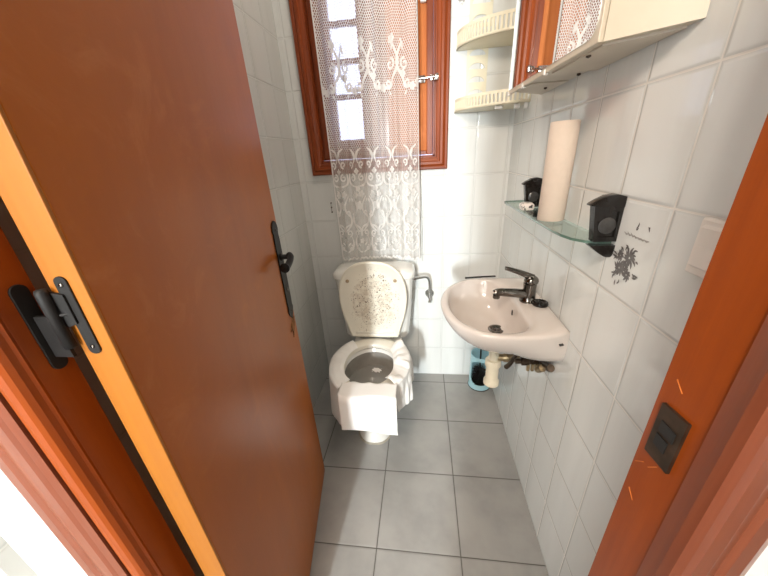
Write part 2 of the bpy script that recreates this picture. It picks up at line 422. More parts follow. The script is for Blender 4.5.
# strike plate on the right jamb
pl = MB(); pl.prism([(-1.318, 1.047), (-1.351, 1.050), (-1.351, .980), (-1.318, .977)], -.1535, -.1495, 'x')
pl.build('strike_plate', m_rust, jamb_r, label='rusty brown metal strike plate')
pl = MB(); pl.box(-.1550, -.153, -1.341, -1.326, .997, 1.012); pl.box(-.1548, -.153, -1.345, -1.326, 1.016, 1.030)
pl.build('latch_hole', m_dark, jamb_r)
sc_ = MB()
for (y, z, a) in ((-1.325, 1.075, .5), (-1.315, .952, -.6), (-1.332, .965, -.7), (-1.320, .90, .5)):
    p0 = Vector((-.1503, y, z)); d = Vector((0, .006*math.cos(a), .010*math.sin(a)))
    sc_.tube([p0-d, p0+d], .0006, 6)
sc_.build('scratches', m_wood_panel, jamb_r, label='pale scratches in the varnish')

# ------------------------------------------------------------------ door leaf (opened inwards)
hx, hy = -.7523, -1.349
ang = math.atan2(.9876, -.1568)           # direction of the leaf from the hinge
door = bpy.data.objects.new('door_1', None); sc.collection.objects.link(door)
door.location = (hx, hy, 0); door.rotation_euler = (0, 0, ang); door.empty_display_size = .05
structure(door, 'orange-brown varnished flush wooden door standing open', 'door')
def D(mb, name, mat, smooth=False, parent=None, **k):   # parts given in door coordinates: x along leaf, y into thickness (towards left wall)
    o = mb.build(name, mat, None, smooth); o.parent = parent or door
    for kk, v in k.items(): o[kk] = v
    return o
DW, DT, DH = .655, .036, 2.02
b = MB(); b.box(.004, DW, 0, DT, .012, DH, .0012); D(b, 'door_leaf', m_door)
b = MB(); b.box(0, .0045, .0005, DT-.0005, .012, DH, .001); D(b, 'edge_strip', m_pine, label='bare light pine edge of the door')
# escutcheon plate with lever handle; face looks to -y in door coordinates
def rounded(cx, cz, hw, hh, tip=.5, n=8):
    pts = []
    for sx, sz, a0 in ((1, 1, 0), (-1, 1, 90), (-1, -1, 180), (1, -1, 270)):
        for i in range(n+1):
            a = math.radians(a0 + 90*i/n); pts.append((cx + sx*0 + hw*math.copysign(abs(math.cos(a))**tip, math.cos(a)), cz + (hh-hw*1.2)*sz + hw*1.2*math.sin(a)))
    return pts
b = MB(); zc = .985
plate = [(.0, .163), (.010, .158), (.016, .148), (.019, .135), (.015, .122), (.017, .10), (.017, -.10), (.015, -.122), (.019, -.132), (.013, -.148), (.004, -.160), (0, -.165)]
pts = [(.620+x*1.45, zc+z) for x, z in plate] + [(.620-x*1.45, zc+z) for x, z in plate[::-1][1:-1]]
b.prism(pts, -.004, -.0002, 'y', .001)
hp = D(b, 'handle_plate', m_black, label='black wrought iron handle plate')
b = MB()
for z in (1.120, .995, .850): b.lathe([(.0035, 0), (.003, .0015), (.0, .002)], (.620, -.004, z), (0, -1, 0), 12)
b.lathe([(.0065, 0), (.0065, .0015), (0, .0016)], (.620, -.004, .925), (0, -1, 0), 14)
D(b, 'screw', m_darkchrome, True, hp)
b = MB()
b.lathe([(.012, 0), (.0115, .004), (.008, .007), (.0075, .030), (0, .031)], (.620, -.003, 1.035), (0, -1, 0), 20)
b.tube([(.624, -.030, 1.037), (.610, -.037, 1.036), (.585, -.040, 1.031), (.555, -.039, 1.026), (.535, -.036, 1.026)], lambda t: .0115 - .002*math.sin(t*PI) + (.003 if t > .9 else 0), 14)
D(b, 'lever', m_black, True, hp)
# gouged wood at the leaf edge below the plate
b = MB(); random.seed(3)
for i in range(34):
    x = .600 + random.random()*.04; z = .792 + (x-.612)*.55 + random.uniform(-.018, .02); a = random.uniform(.4, 1.3)
    l = random.uniform(.008, .024); p = Vector((x, -.0008, z)); d = Vector((math.cos(a), -.06, math.sin(a)))*l
    b.tube([p-d, p+d*.6], lambda t: .0034*(1-t*.8), 6)
D(b, 'splintered_gouge', m_splinter, label='splintered gouge in the wood')
# hinge: leaf on the pine edge, knuckle, leaf on the jamb
def stadium(c0, c1, hw, z0, z1, n=8):
    pts = []
    cz = (z0+z1)/2; hh = (z1-z0)/2 - hw
    for i in range(n+1): a = PI*i/n; pts.append((c0 + hw*math.cos(a), cz+hh+hw*math.sin(a)))
    for i in range(n+1): a = PI + PI*i/n; pts.append((c0 + hw*math.cos(a), cz-hh+hw*math.sin(a)))
    return pts
b = MB(); b.prism(stadium(.0205, 0, .0062, 1.120, 1.213), -.0022, .0004, 'x', .0005)
hd = D(b, 'hinge', m_black, label='black iron door hinge')
b = MB(); b.tube([(-.0005, .0235, 1.172), (-.004, .030, 1.172), (-.0065, .036, 1.172)], .002, 8)
b.prism([(.022, 1.160), (.037, 1.155), (.037, 1.198), (.022, 1.194)], -.0045, -.0015, 'x'); D(b, 'hinge_arm', m_black, False, hd)
b = MB(); b.lathe([(0, 0), (.0055, .001), (.0055, .066), (.0045, .069), (0, .07)], (-.0072, .0380, 1.133), (0, 0, 1), 18); D(b, 'hinge_knuckle', m_black, True, hd)
b = MB()
for z in (1.130, 1.204): b.lathe([(.0025, 0), (.002, .001), (0, .0012)], (-.0022, .0205, z), (-1, 0, 0), 10)
D(b, 'screw', m_darkchrome, True, hd)
b = MB(); b.prism([(p[0], p[1]) for p in stadium(-1.3625, 0, .0078, 1.106, 1.208)], -.8155, -.8125, 'x', .0005)
b.box(-.8145, -.7890, -1.3640, -1.3605, 1.122, 1.172)
b.build('jamb_hinge_leaf', m_black, jamb_l, label='black iron hinge leaf')

# ------------------------------------------------------------------ window
win = bpy.data.objects.new('window_1', None); sc.collection.objects.link(win); win.location = ((WX0+WX1)/2, 0, WZ0)
structure(win, 'red-brown wooden window with a glazed sash and a solid shutter', 'window')
def casing():
    # moulded casing, mitred: profile across the width (0 = outer edge) with depth towards the room
    prof = [(0, 0), (0, .016), (.004, .020), (.012, .020), (.016, .017), (.024, .022), (.034, .022), (.038, .016), (.050, .013), (.054, .010), (.058, .010), (.060, .002), (.060, 0)]
    x0, x1, z0, z1 = -.955, -.290, 1.232, 2.205
    for nm, mat, sides in (('frame', m_wood_win, 'LR'), ('frame', m_wood_win_h, 'TB')):
        b = MB()
        for s in sides:
            A, B = [], []
            for u, d in prof:
                if s == 'L': A.append((x0+u, -d, z0+u)); B.append((x0+u, -d, z1-u))
                if s == 'R': A.append((x1-u, -d, z0+u)); B.append((x1-u, -d, z1-u))
                if s == 'B': A.append((x0+u, -d, z0+u)); B.append((x1-u, -d, z0+u))
                if s == 'T': A.append((x0+u, -d, z1-u)); B.append((x1-u, -d, z1-u))
            b.loft([A, B], True, True)
        b.build(nm, mat, win)
casing()
# lining of the opening
b = MB(); b.box(WX0, WX0+.012, 0, .14, WZ0, WZ1); b.box(WX1-.012, WX1, 0, .14, WZ0, WZ1); b.box(WX0, WX1, 0, .14, WZ0, WZ0+.012); b.box(WX0, WX1, 0, .14, WZ1-.012, WZ1)
b.build('lining', m_wood_win, win)
# left glazed sash with glazing bars
b = MB()
gx0, gx1 = -.805, -.682
b.box(WX0+.012, gx0, .012, .045, WZ0+.014, WZ1-.014, .003); b.box(gx1, -.612, .012, .045, WZ0+.014, WZ1-.014, .003)
b.box(gx0, gx1, .0125, .0445, WZ0+.014, 1.385, .003); b.box(gx0, gx1, .0125, .0445, WZ1-.06, WZ1-.014, .003)
for z in (1.565, 1.700, 1.835, 1.965): b.box(gx0-.002, gx1+.002, .018, .040, z-.011, z+.011, .003)
sash = b.build('glazed_sash', m_wood_win, win)
b = MB(); b.box(gx0-.002, gx1+.002, .027, .030, 1.38, WZ1-.05); b.build('pane', m_glass, sash)
# right solid shutter: stiles, rails and an orange panel
b = MB()
b.box(-.609, -.560, .008, .040, WZ0+.014, WZ1-.014, .003); b.box(-.386, -.358, .004, .040, WZ0+.014, WZ1-.014, .003)
b.box(-.560, -.386, .010, .038, WZ0+.014, 1.318, .003); b.box(-.560, -.386, .010, .038, WZ1-.06, WZ1-.014, .003)
sh = b.build('shutter', m_wood_win, win)
b = MB(); b.box(-.562, -.384, .016, .032, 1.315, WZ1-.055); b.build('panel', m_wood_panel, sh)
# barrel bolt and white catch
b = MB(); b.box(-.432, -.392, .004, .016, 1.590, 1.618, .002); b.box(-.372, -.352, -.006, .006, 1.594, 1.616, .002)
b.tube([(-.430, -.004, 1.604), (-.338, -.012, 1.606)], .0035, 12, smooth=False)
b.tube([(-.360, -.010, 1.606), (-.358, -.022, 1.600), (-.353, -.030, 1.594)], .003, 10)
b.ball((-.352, -.031, 1.593), .0045, n=2)
b.box(-.350, -.336, -.026, -.010, 1.592, 1.616, .002)
bolt = b.build('bolt', m_chrome, sh, 40, label='steel barrel bolt')
b = MB(); b.box(-.412, -.386, -.004, .016, 1.865, 1.96, .005, 3); b.build('catch', m_white_enamel, sh, 40, label='white enamelled catch')

# ------------------------------------------------------------------ curtain
cur = thing('lace_curtain', 'white lace curtain with scroll and flower pattern hanging over the window', 'curtain', (-.63, -.055, .80))
CX0, CX1, CZ0, CZ1 = -.838, -.421, .80, 2.13
def csurf(u, z, off=0):
    # u 0..1 across, folds deepen to the bottom
    x = CX0 + (CX1-CX0)*u + (z-CZ0)*(-.010)*(1-u)
    k = .55 + .45*(CZ1-z)/(CZ1-CZ0)
    ph = u*2*PI
    y = -.062 + k*(.0105*math.sin(ph*6.2 + .6*math.sin(z*2.1)) + .004*math.sin(ph*13.7 + 1.1 + z*.8) + .003*math.sin(z*5+ph))
    if z > 1.2: y -= .0
    return Vector((x, y - off, z))
def hem(u): return .008*abs(math.sin(u*PI*7)) - .012*math.sin(u*PI)
NU, NZ = 170, 60
bm = bmesh.new(); uvl = bm.loops.layers.uv.new('UVMap'); grid = []
for j in range(NZ+1):
    row = []
    for i in range(NU+1):
        u = i/NU; z = CZ0 - hem(u)*(1 if j == 0 else (1 - j/NZ)) + (CZ1-CZ0)*j/NZ
        row.append((bm.verts.new(csurf(u, z)), u, z))
    grid.append(row)
for j in range(NZ):
    for i in range(NU):
        q = [grid[j][i], grid[j][i+1], grid[j+1][i+1], grid[j+1][i]]
        f = bm.faces.new([a[0] for a in q]); f.smooth = True
        for l, a in zip(f.loops, q): l[uvl].uv = (a[1]*.58, a[2])
mb = MB(); mb.bm.free(); mb.bm = bm
net = mb.build('net', m_lace, cur, True)
# worked motifs: flat ribbons lying on the net
rib = bmesh.new(); LW = .58   # cloth width
def ribbon(pts, wfun, closed=False):
    P = [Vector((p[0], p[1])) for p in pts]; n = len(P); L, R = [], []
    for i, p in enumerate(P):
        a = P[(i-1) % n] if closed else P[max(i-1, 0)]; c = P[(i+1) % n] if closed else P[min(i+1, n-1)]
        t = (c-a); t = t.normalized() if t.length > 0 else Vector((1, 0)); nn = Vector((-t.y, t.x))*wfun(i/(max(1, n-1)))*.5
        for lst, q in ((L, p+nn), (R, p-nn)):
            u = q.x/LW
            lst.append(rib.verts.new(csurf(min(max(u, 0), 1), q.y, .0018)))
    for i in range(n if closed else n-1):
        j = (i+1) % n
        try: f = rib.faces.new((L[i], L[j], R[j], R[i])); f.smooth = True
        except ValueError: pass
def spiral(cx, cz, r, a0, turns, sgn, w_=.006):
    n = int(14*turns)+6
    pts = []
    for i in range(n):
        t = i/(n-1); a = a0 + sgn*2*PI*turns*t; rr = r*(1-.80*t)
        pts.append((cx+rr*math.cos(a), cz+rr*math.sin(a)))
    ribbon(pts, lambda t: 1.5*w_*(1-.25*t))
def arc(p0, p1, bulge, w_=.006, n=12):
    p0, p1 = Vector(p0), Vector(p1); d = p1-p0; nn = Vector((-d.y, d.x))
    pts = [p0 + d*(i/n) + nn*bulge*math.sin(PI*i/n) for i in range(n+1)]
    ribbon(pts, lambda t: 1.6*w_*(.6+.5*math.sin(PI*t)))
def flower(cx, cz, r, petals=5):
    pts = [(cx+(r*(.72+.28*math.cos(petals*a)))*math.cos(a), cz+(r*(.72+.28*math.cos(petals*a)))*math.sin(a)) for a in [2*PI*i/40 for i in range(40)]]
    ribbon(pts, lambda t: r*.55, True)
    ribbon([(cx+r*.14*math.cos(2*PI*i/10), cz+r*.14*math.sin(2*PI*i/10)) for i in range(10)], lambda t: r*.2, True)
def leaf(x, z, a, l, w_):
    ribbon([(x+l*t*math.cos(a), z+l*t*math.sin(a)) for t in [i/6 for i in range(7)]], lambda t: w_*math.sin(PI*min(1, max(.05, t))))
rep = .118
for k in range(-1, 6):
    cx = .050 + k*rep
    sgnk = 1
    for s in (-1, 1):
        X = lambda d: cx + s*d*1.25
        # lower candelabra
        spiral(X(.026), .865, .016, PI/2*(1 if s > 0 else 1), 1.1, -s)
        arc((X(.004), .845), (X(.034), .925), -.28*s, .007)
        spiral(X(.024), .945, .018, -PI/2, 1.15, s)
        arc((X(.003), .93), (X(.040), .99), .30*s, .006)
        # vase sides and mid scrolls
        arc((X(.008), .955), (X(.030), 1.06), -.25*s, .007)
        spiral(X(.030), 1.045, .014, PI, 1.0, -s)
        arc((X(.042), 1.02), (X(.036), 1.13), .28*s, .006)
        spiral(X(.022), 1.215, .018, PI/2, 1.2, s)
        arc((X(.004), 1.175), (X(.040), 1.235), -.35*s, .006)
        spiral(X(.027), 1.275, .016, -PI/2, 1.1, -s)
        arc((X(.012), 1.28), (X(.030), 1.345), .30*s, .006)
        leaf(X(.004), 1.30, PI/2 - s*.35, .045, .010)
        leaf(X(.010), .88, PI/2 - s*.9, .025, .009); leaf(X(.006), 1.14, PI/2 - s*.9, .028, .010)
        leaf(X(.036), 1.10, PI/2 - s*.4, .025, .010)
    flower(cx, .905, .012, 5); flower(cx, 1.085, .019, 5); flower(cx-.020, 1.135, .014, 6); flower(cx+.020, 1.138, .014, 5); flower(cx, 1.165, .013, 5)
    flower(cx, 1.245, .012, 4)
# hem
ribbon([(LW*i/120, .806 - hem(i/120) + .004*math.sin(i/120*PI*40)) for i in range(121)], lambda t: .010)
ribbon([(.004, .80+1.32*i/90) for i in range(91)], lambda t: .009)
ribbon([(LW-.004, .80+1.32*i/90) for i in range(91)], lambda t: .007)
# upper swags of flowers
for k in range(4):
    cx = .035 + k*.17
    for s in (-1, 1):
        spiral(cx+s*.045, 1.655, .022, PI/2, 1.2, -s, .007); spiral(cx+s*.028, 1.585, .017, -PI/2, 1.1, s, .007)
        arc((cx+s*.065, 1.72), (cx+s*.050, 1.60), .25*s, .008); arc((cx+s*.01, 1.575), (cx+s*.055, 1.60), -.3*s, .008)
        leaf(cx+s*.052, 1.70, PI/2-s*.3, .045, .014); leaf(cx+s*.034, 1.56, -PI/2+s*.6, .022, .010)
    flower(cx, 1.572, .015); flower(cx+.055, 1.74, .015); flower(cx-.055, 1.62, .014)
mb = MB(); mb.bm.free(); mb.bm = rib
mb.build('lace_motif', m_thread, cur, True)
b = MB(); b.tube([(-.93, -.058, 2.135), (-.33, -.058, 2.135)], .006, 12, smooth=False); 
rod = tag(b.build('curtain_rod', m_white_enamel), 'thin white rod carrying the lace curtain above the window', 'curtain rod')
b = MB(); b.tube([(-.425, -.074, 2.12), (-.418, -.078, 1.55), (-.414, -.080, 1.2), (-.409, -.076, 1.0), (-.407, -.072, .79)], .0011, 6)
b.build('cord', m_dark, cur, label='thin dark cord along the right edge')

# ------------------------------------------------------------------ small hooks left of the curtain
b = MB()
for z in (1.094, 1.072, 1.047):
    b.lathe([(.004, 0), (.004, .003), (.002, .004), (.002, .008), (0, .009)], (-.882, -.0005, z), (0, -1, 0), 10)
b.tube([(-.882, -.006, 1.096), (-.882, -.006, 1.045)], .0010, 6)
tag(b.build('wall_hook', m_rust), 'tiny rusty hook on back wall tiles left of the curtain', 'hook')

# ------------------------------------------------------------------ toilet
toilet = thing('toilet', 'white ceramic toilet with raised speckled lid below the curtain', 'toilet', (-.655, -.30, 0))
def egg(cx, cy, rx, rf, rb, z, n=48, p=2.0, pf=None):
    pts = []
    for i in range(n):
        a = 2*PI*i/n; c, s = math.cos(a), math.sin(a)
        ry = rf if s < 0 else rb; pp = p if s > 0 else (pf or p)
        pts.append(Vector((cx + rx*math.copysign(abs(c)**(2/pp), c), cy + ry*math.copysign(abs(s)**(2/pp), s), z)))
    return pts
TX = -.655
b = MB()
outer = [egg(TX, -.36, .094, .180, .22, 0, p=2.6), egg(TX, -.36, .094, .182, .22, .012, p=2.6), egg(TX, -.36, .088, .168, .21, .035, p=2.5), egg(TX, -.36, .086, .150, .21, .10, p=2.4),
         egg(TX, -.37, .092, .160, .20, .18, p=2.3), egg(TX, -.39, .120, .195, .20, .25, p=2.2), egg(TX, -.41, .152, .225, .19, .31, p=2.15), egg(TX, -.425, .170, .228, .20, .36, p=2.1),
         egg(TX, -.43, .174, .230, .21, .385, p=2.1), egg(TX, -.43, .170, .226, .205, .396, p=2.1)]
b.loft(outer, True, False)
inner = [egg(TX, -.43, .170, .226, .205, .396, p=2.1), egg(TX, -.445, .128, .175, .145, .396), egg(TX, -.445, .122, .168, .138, .38)]
b.loft(inner, False, False)
b.box(TX-.13, TX+.13, -.26, -.03, .30, .395, .02, 3)
bowl = b.build('bowl', m_ceramic, toilet, 50)
b = MB(); b.loft([egg(TX, -.445, .1225, .1685, .1385, .381), egg(TX, -.445, .128, .175, .145, .34), egg(TX, -.445, .118, .160, .13, .27), egg(TX, -.44, .09, .12, .10, .20), egg(TX, -.43, .05, .06, .06, .15)], False, True)
b.build('bowl_interior', m_bowl_in, toilet, True, label='inside of the bowl, coloured grey for its shade')
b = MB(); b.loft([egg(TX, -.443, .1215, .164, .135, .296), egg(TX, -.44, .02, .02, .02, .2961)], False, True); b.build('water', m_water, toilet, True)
# seat ring
b = MB()
def seat_ring(k, z, inn):
    if inn: return egg(TX, -.445, .120-k, .160-k, .145-k, z)
    return egg(TX+.0, -.44, .180-k, .228-k, .205-k, z, p=2.15)
b.loft([seat_ring(0, .401, True), seat_ring(.004, .401, False), seat_ring(0, .406, False), seat_ring(.003, .419, False), seat_ring(.012, .423, False), seat_ring(-.008, .422, True), seat_ring(-.001, .416, True), seat_ring(0, .401, True)], False, False)
b.build('seat', m_seat, toilet, 60)
for sx in (-.075, .085):
    b = MB(); b.tube([(TX+sx-.018, -.236, .436), (TX+sx+.018, -.236, .436)], .0085, 14, smooth=False); b.lathe([(.014, 0), (.013, .006), (0, .008)], (TX+sx, -.228, .422), (0, 0, 1), 16)
    b.box(TX+sx-.010, TX+sx+.010, -.245, -.222, .422, .438, .002)
    b.build('hinge', m_chrome, toilet, 40)
# tank
tx = -.662
def rrect(cx, cy, hx_, hy_, z, r, n=6):
    pts = []
    for sx, sy, a0 in ((1, 1, 0), (-1, 1, 90), (-1, -1, 180), (1, -1, 270)):
        for i in range(n+1):
            a = math.radians(a0+90*i/n); pts.append(Vector((cx+sx*(hx_-r)+r*math.cos(a), cy+sy*(hy_-r)+r*math.sin(a), z)))
    return pts
b = MB(); b.loft([rrect(tx, -.098, .165, .075, .385, .03), rrect(tx, -.099, .178, .080, .405, .035), rrect(tx, -.099, .190, .084, .55, .038), rrect(tx, -.099, .204, .087, .735, .04)])
b.build('tank', m_ceramic, toilet, 50)
b = MB(); b.loft([rrect(tx, -.100, .206, .089, .733, .04), rrect(tx, -.100, .2125, .096, .738, .045), rrect(tx, -.100, .2125, .096, .752, .045), rrect(tx, -.100, .209, .092, .764, .045), rrect(tx, -.100, .196, .082, .775, .05), rrect(tx, -.100, .165, .060, .782, .045), rrect(tx, -.100, .10, .03, .785, .03)])
b.build('tank_lid', m_ceramic, toilet, 50)
b = MB(); b.lathe([(.022, 0), (.022, .006), (.018, .008), (.017, .014), (0, .016)], (tx, -.107, .784), (0, 0, 1), 24); b.build('flush_button', m_chrome, toilet, 50)
# raised lid: outline in its own plane, x across, z up from the hinge
lidc = Vector((-.660, -.243, .430)); tilt = math.atan2(.026, .410)
half = [(0, .0), (.118, .0), (.126, .012), (.140, .06), (.158, .12), (.170, .18), (.173, .235), (.166, .290), (.146, .342), (.112, .380), (.062, .404), (0, .411)]
hp_ = catmull([Vector((x, z, 0)) for x, z in half[1:]], 5)
outl = [(p.x, p.y) for p in hp_] + [(-p.x, p.y) for p in hp_[::-1][1:]]
def lid_ring(k, y):
    c = Vector((0, .21)); out = []
    for x, z in outl:
        v = Vector((x, z)); d = (v-c); v2 = c + d*(1-k/d.length); out.append(Vector((v2.x, y, v2.y)))
    return out
lb = MB(); lb.loft([lid_ring(.004, .016), lid_ring(0, .013), lid_ring(0, -.001), lid_ring(.002, -.004), lid_ring(.010, -.0045), lid_ring(.014, -.001), lid_ring(.06, .001), lid_ring(.12, .0015)])
lid = lb.build('lid', m_lid, None, 60, label='cream lid dotted with brown stains'); lid.parent = toilet
lid.location = lidc - Vector((-.655, -.30, 0)); lid.rotation_euler = (-tilt, 0, 0)
for sx in (-.122, .117):
    pb = MB(); pb.lathe([(.009, 0), (.009, .003), (.006, .007), (0, .008)], (sx, .001, .312), (0, -1, 0), 16)
    p_ = pb.build('bumper', m_bumper, None, 50); p_.parent = lid
# tip strip across the bottom of the lid
pb = MB(); pb.box(-.10, .10, -.006, .001, .020, .032, .0025); p_ = pb.build('moulded_rib', m_seat, None, 40); p_.parent = lid
# dirt line of sealant round the foot
b = MB(); b.loft([egg(TX, -.36, .101, .189, .226, .0005, p=2.6), egg(TX, -.36, .099, .187, .225, .004, p=2.6), egg(TX, -.36, .092, .178, .219, .006, p=2.6)], False, False)
b.build('foot_sealant', flat('grubby_sealant', (.36, .33, .27), .7), toilet, True, label='grubby sealant round the foot')

# water supply bend right of the tank
b = MB(); b.tube([(-.452, -.110, .705), (-.440, -.106, .706), (-.415, -.094, .706), (-.388, -.075, .700), (-.374, -.060, .675), (-.370, -.050, .630), (-.370, -.046, .590)], .0072, 14)
b.lathe([(.011, 0), (.011, .014), (.009, .016)], (-.4565, -.110, .705), (1, .1, 0), 14)
sp = thing('water_supply_pipe', 'bent chrome water pipe running from the toilet tank to the wall valve', 'pipe', (-.37, -.03, .58))
b.build('pipe', m_chrome, sp, 60)
b = MB(); b.lathe([(.026, 0), (.025, .003), (.017, .010), (.012, .012), (.010, .03), (.012, .031), (.012, .048), (0, .052)], (-.370, -.0006, .572), (0, -1, 0), 24)
b.lathe([(.009, 0), (.009, .030)], (-.370, -.046, .568), (0, 0, 1), 16)
b.lathe([(.006, 0), (.006, .012), (.010, .013), (.010, .024), (0, .026)], (-.370, -.046, .560), (0, -.6, -.8), 14)
b.build('angle_valve', m_chrome, sp, 50)

# toilet paper laid over the seat
def strip_mesh(fn, nu, nv, name, label, seed):
    b = bmesh.new(); g = []
    for i in range(nu+1):
        g.append([b.verts.new(fn(i/nu, j/nv)) for j in range(nv+1)])
    for i in range(nu):
        for j in range(nv): b.faces.new((g[i][j], g[i+1][j], g[i+1][j+1], g[i][j+1])).smooth = True
    mb = MB(); mb.bm.free(); mb.bm = b
    o = mb.build(name, m_paper, None, True)
    md = o.modifiers.new('thickness', 'SOLIDIFY'); md.thickness = .0009; md.offset = 0
    tag(o, label, 'toilet paper', 'toilet paper laid round the seat')
    return o
def sst(a, b, t): t = max(0, min(1, (t-a)/(b-a))); return t*t*(3-2*t)
def seat_pt(phi, k):   # phi from front (0) to left (+) in radians; k 1 = outer edge of the seat, 0 = inner edge
    s, c = math.sin(phi), math.cos(phi)
    xo, yo = TX - .181*s, -.44 - (.229 if c > 0 else .206)*c
    xi, yi = TX - .118*s, -.445 - (.158 if c > 0 else .128)*c
    return xi + (xo-xi)*k, yi + (yo-yi)*k
def make_side(side, p0, p1, drop, seed, crumple, inner):
    def fn(u, v):
        phi = side*(p0 + (p1-p0)*u)
        nz = noise.noise(Vector((u*6.5+seed+v*.8, v*1.6, seed))); nz2 = noise.noise(Vector((u*17+v*2, v*2.5+seed, 2)))
        k0 = inner(u)
        if v < .42:
            k = k0 + (1.02-k0)*v/.42; x, y = seat_pt(phi, k)
            z = .4265 + .002*sst(.1, .3, v)*(1-sst(.3, .42, v)) + crumple*(max(0, nz+.15)*.034 + max(0, nz2)*.006 + .022*sst(.75, 1, u))*sst(0, .15, v)
        else:
            t = (v-.42)/.58; x, y = seat_pt(phi, 1.02)
            s, c = math.sin(phi), math.cos(phi); out = .012*math.sin(min(1, t*3)*PI/2) + (.004+.009*crumple)*(nz+nz2*.8)*sst(0, .3, t) + .010*t*math.sin(u*19+seed)*t
            out = max(out, .007)
            x += -s*out; y += -c*out*.9
            z = .4265 - drop(u)*(t - .05*math.sin(min(1, t*4)*PI)) + crumple*max(0, nz)*.02*(1-t)
        return (x, y, z)
    return fn
strip_mesh(make_side(1, .60, 2.45, lambda u: .165*(1-sst(.10, .60, u))*sst(-.5, .12, u) + .055 + .015*math.sin(u*9), 3.1, .22, lambda u: .03+.04*math.sin(u*8)), 80, 40,
           'toilet_paper_strip', 'smooth toilet paper strip over the left side of the toilet seat', 1)
strip_mesh(make_side(-1, .78, 2.35, lambda u: .125 + .030*math.sin(u*5+.4) - .05*sst(.6, 1, u), 8.7, .8, lambda u: -.06+.10*math.sin(u*7+.5)), 90, 44,
           'toilet_paper_strip', 'crumpled toilet paper strip over the right side of the toilet seat', 2)
def front(u, v):
    x0 = -.752 + .236*u
    if v < .28:
        t = v/.28; y = -.604 - .012*math.sin(u*PI) - (.070-.022*(1-math.sin(u*PI)))*t
        y = -.600 - .0785*t - .008*math.sin(u*22)*(1-t)*.4
        z = .4325 + .0012*math.sin(u*9+v*7)
        if u < .12 or u > .9: pass
    else:
        t = (v-.28)/.72
        y = -.6785 - .014*math.sin(min(1, t*5)*PI/2) - .004*math.sin(u*7+t*2)
        z = .4325 - (.172 + .016*u)*(t - .04*math.sin(min(1, t*4)*PI))
    nz = noise.noise(Vector((u*4, v*4, 5)))
    return (x0 + .004*nz + (.003 if v > .28 else 0), y + .002*nz*(0 if v < .28 else 1), z)
strip_mesh(front, 40, 40, 'toilet_paper_strip', 'flat white toilet paper sheet hanging over the front of the toilet seat', 3)

# small crumpled white sheet standing in for the glint on the bowl water
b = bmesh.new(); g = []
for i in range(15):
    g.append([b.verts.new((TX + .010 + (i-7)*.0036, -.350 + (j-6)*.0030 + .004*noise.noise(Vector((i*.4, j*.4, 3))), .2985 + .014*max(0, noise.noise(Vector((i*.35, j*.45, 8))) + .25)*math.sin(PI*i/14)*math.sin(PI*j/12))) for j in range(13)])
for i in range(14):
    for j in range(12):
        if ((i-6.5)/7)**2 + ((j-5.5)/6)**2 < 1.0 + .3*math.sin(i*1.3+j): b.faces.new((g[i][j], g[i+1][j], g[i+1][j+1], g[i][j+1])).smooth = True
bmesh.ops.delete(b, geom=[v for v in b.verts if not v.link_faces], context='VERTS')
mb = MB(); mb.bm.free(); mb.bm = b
tag(mb.build('water_glint', m_paper, None, True), 'small crumpled white sheet standing in for a glint on the toilet water', 'tissue')

# ------------------------------------------------------------------ basin
basin = thing('wash_basin', 'small white D-shaped wash basin mounted on the right tiled wall', 'wash basin', (0, -.61, .72))
C0 = Vector((-.195, -.635))
outer_pts = [(-.001, -.820), (-.060, -.846), (-.132, -.858), (-.208, -.855), (-.269, -.830), (-.316, -.774), (-.343, -.689), (-.344, -.605), (-.318, -.522), (-.275, -.468), (-.220, -.438), (-.160, -.424), (-.100, -.416), (-.040, -.412), (-.001, -.410)]
oc = [Vector((p.x, p.y)) for p in catmull([Vector((x, y, 0)) for x, y in outer_pts], 6)]
wall_seg = [Vector((-.001, -.410 - .41*i/24)) for i in range(1, 24)]
O = oc + wall_seg
inner_pts = [(-.100, -.782), (-.118, -.812), (-.150, -.829), (-.200, -.832), (-.250, -.812), (-.292, -.765), (-.316, -.690), (-.318, -.608), (-.298, -.523), (-.250, -.462), (-.200, -.442), (-.150, -.452), (-.118, -.490), (-.103, -.560), (-.098, -.640), (-.096, -.720)]
ic = [Vector((p.x, p.y)) for p in catmull([Vector((x, y, 0)) for x, y in inner_pts], 8, True)]
def raycast(poly, c, d):
    best = None; n = len(poly)
    for i in range(n):
        a, e = poly[i], poly[(i+1) % n]; s_ = e-a; den = d.x*s_.y - d.y*s_.x
        if abs(den) < 1e-9: continue
        t = ((a-c).x*s_.y - (a-c).y*s_.x)/den; w_ = ((a-c).x*d.y - (a-c).y*d.x)/den
        if t > 0 and -1e-6 <= w_ <= 1+1e-6 and (best is None or t < best): best = t
    return c + d*best
NB = 120
dirs = [Vector((math.cos(2*PI*i/NB), math.sin(2*PI*i/NB))) for i in range(NB)]
# put extra directions at the wall corners so they stay crisp
for cpt in (Vector((-.001, -.820)), Vector((-.001, -.410))):
    a = math.atan2(cpt.y-C0.y, cpt.x-C0.x) % (2*PI); i = round(a/(2*PI)*NB) % NB; dirs[i] = (cpt-C0).normalized()
Op = [raycast(O, C0, d) for d in dirs]; Ip = [raycast(ic, C0, d) for d in dirs]
def oring(z, shrink, wallshrink=0, bottom=Vector((-.10, -.615))):
    out = []
    for p in Op:
        if p.x > -.0015: q = Vector((-.001, bottom.y + (p.y-bottom.y)*(1-wallshrink)))
        else:
            f = shrink*sst(0, -.12, p.x) if False else shrink*min(1, abs(p.x)/.16) + wallshrink*(1-min(1, abs(p.x)/.16))
            q = bottom + (p-bottom)*(1-f); q.x = min(q.x, -.001) if p.x > -.03 else q.x
            if p.x > -.10: q.x = p.x + (q.x-p.x)*min(1, abs(p.x)/.10)
        out.append(Vector((q.x, q.y, z)))
    return out
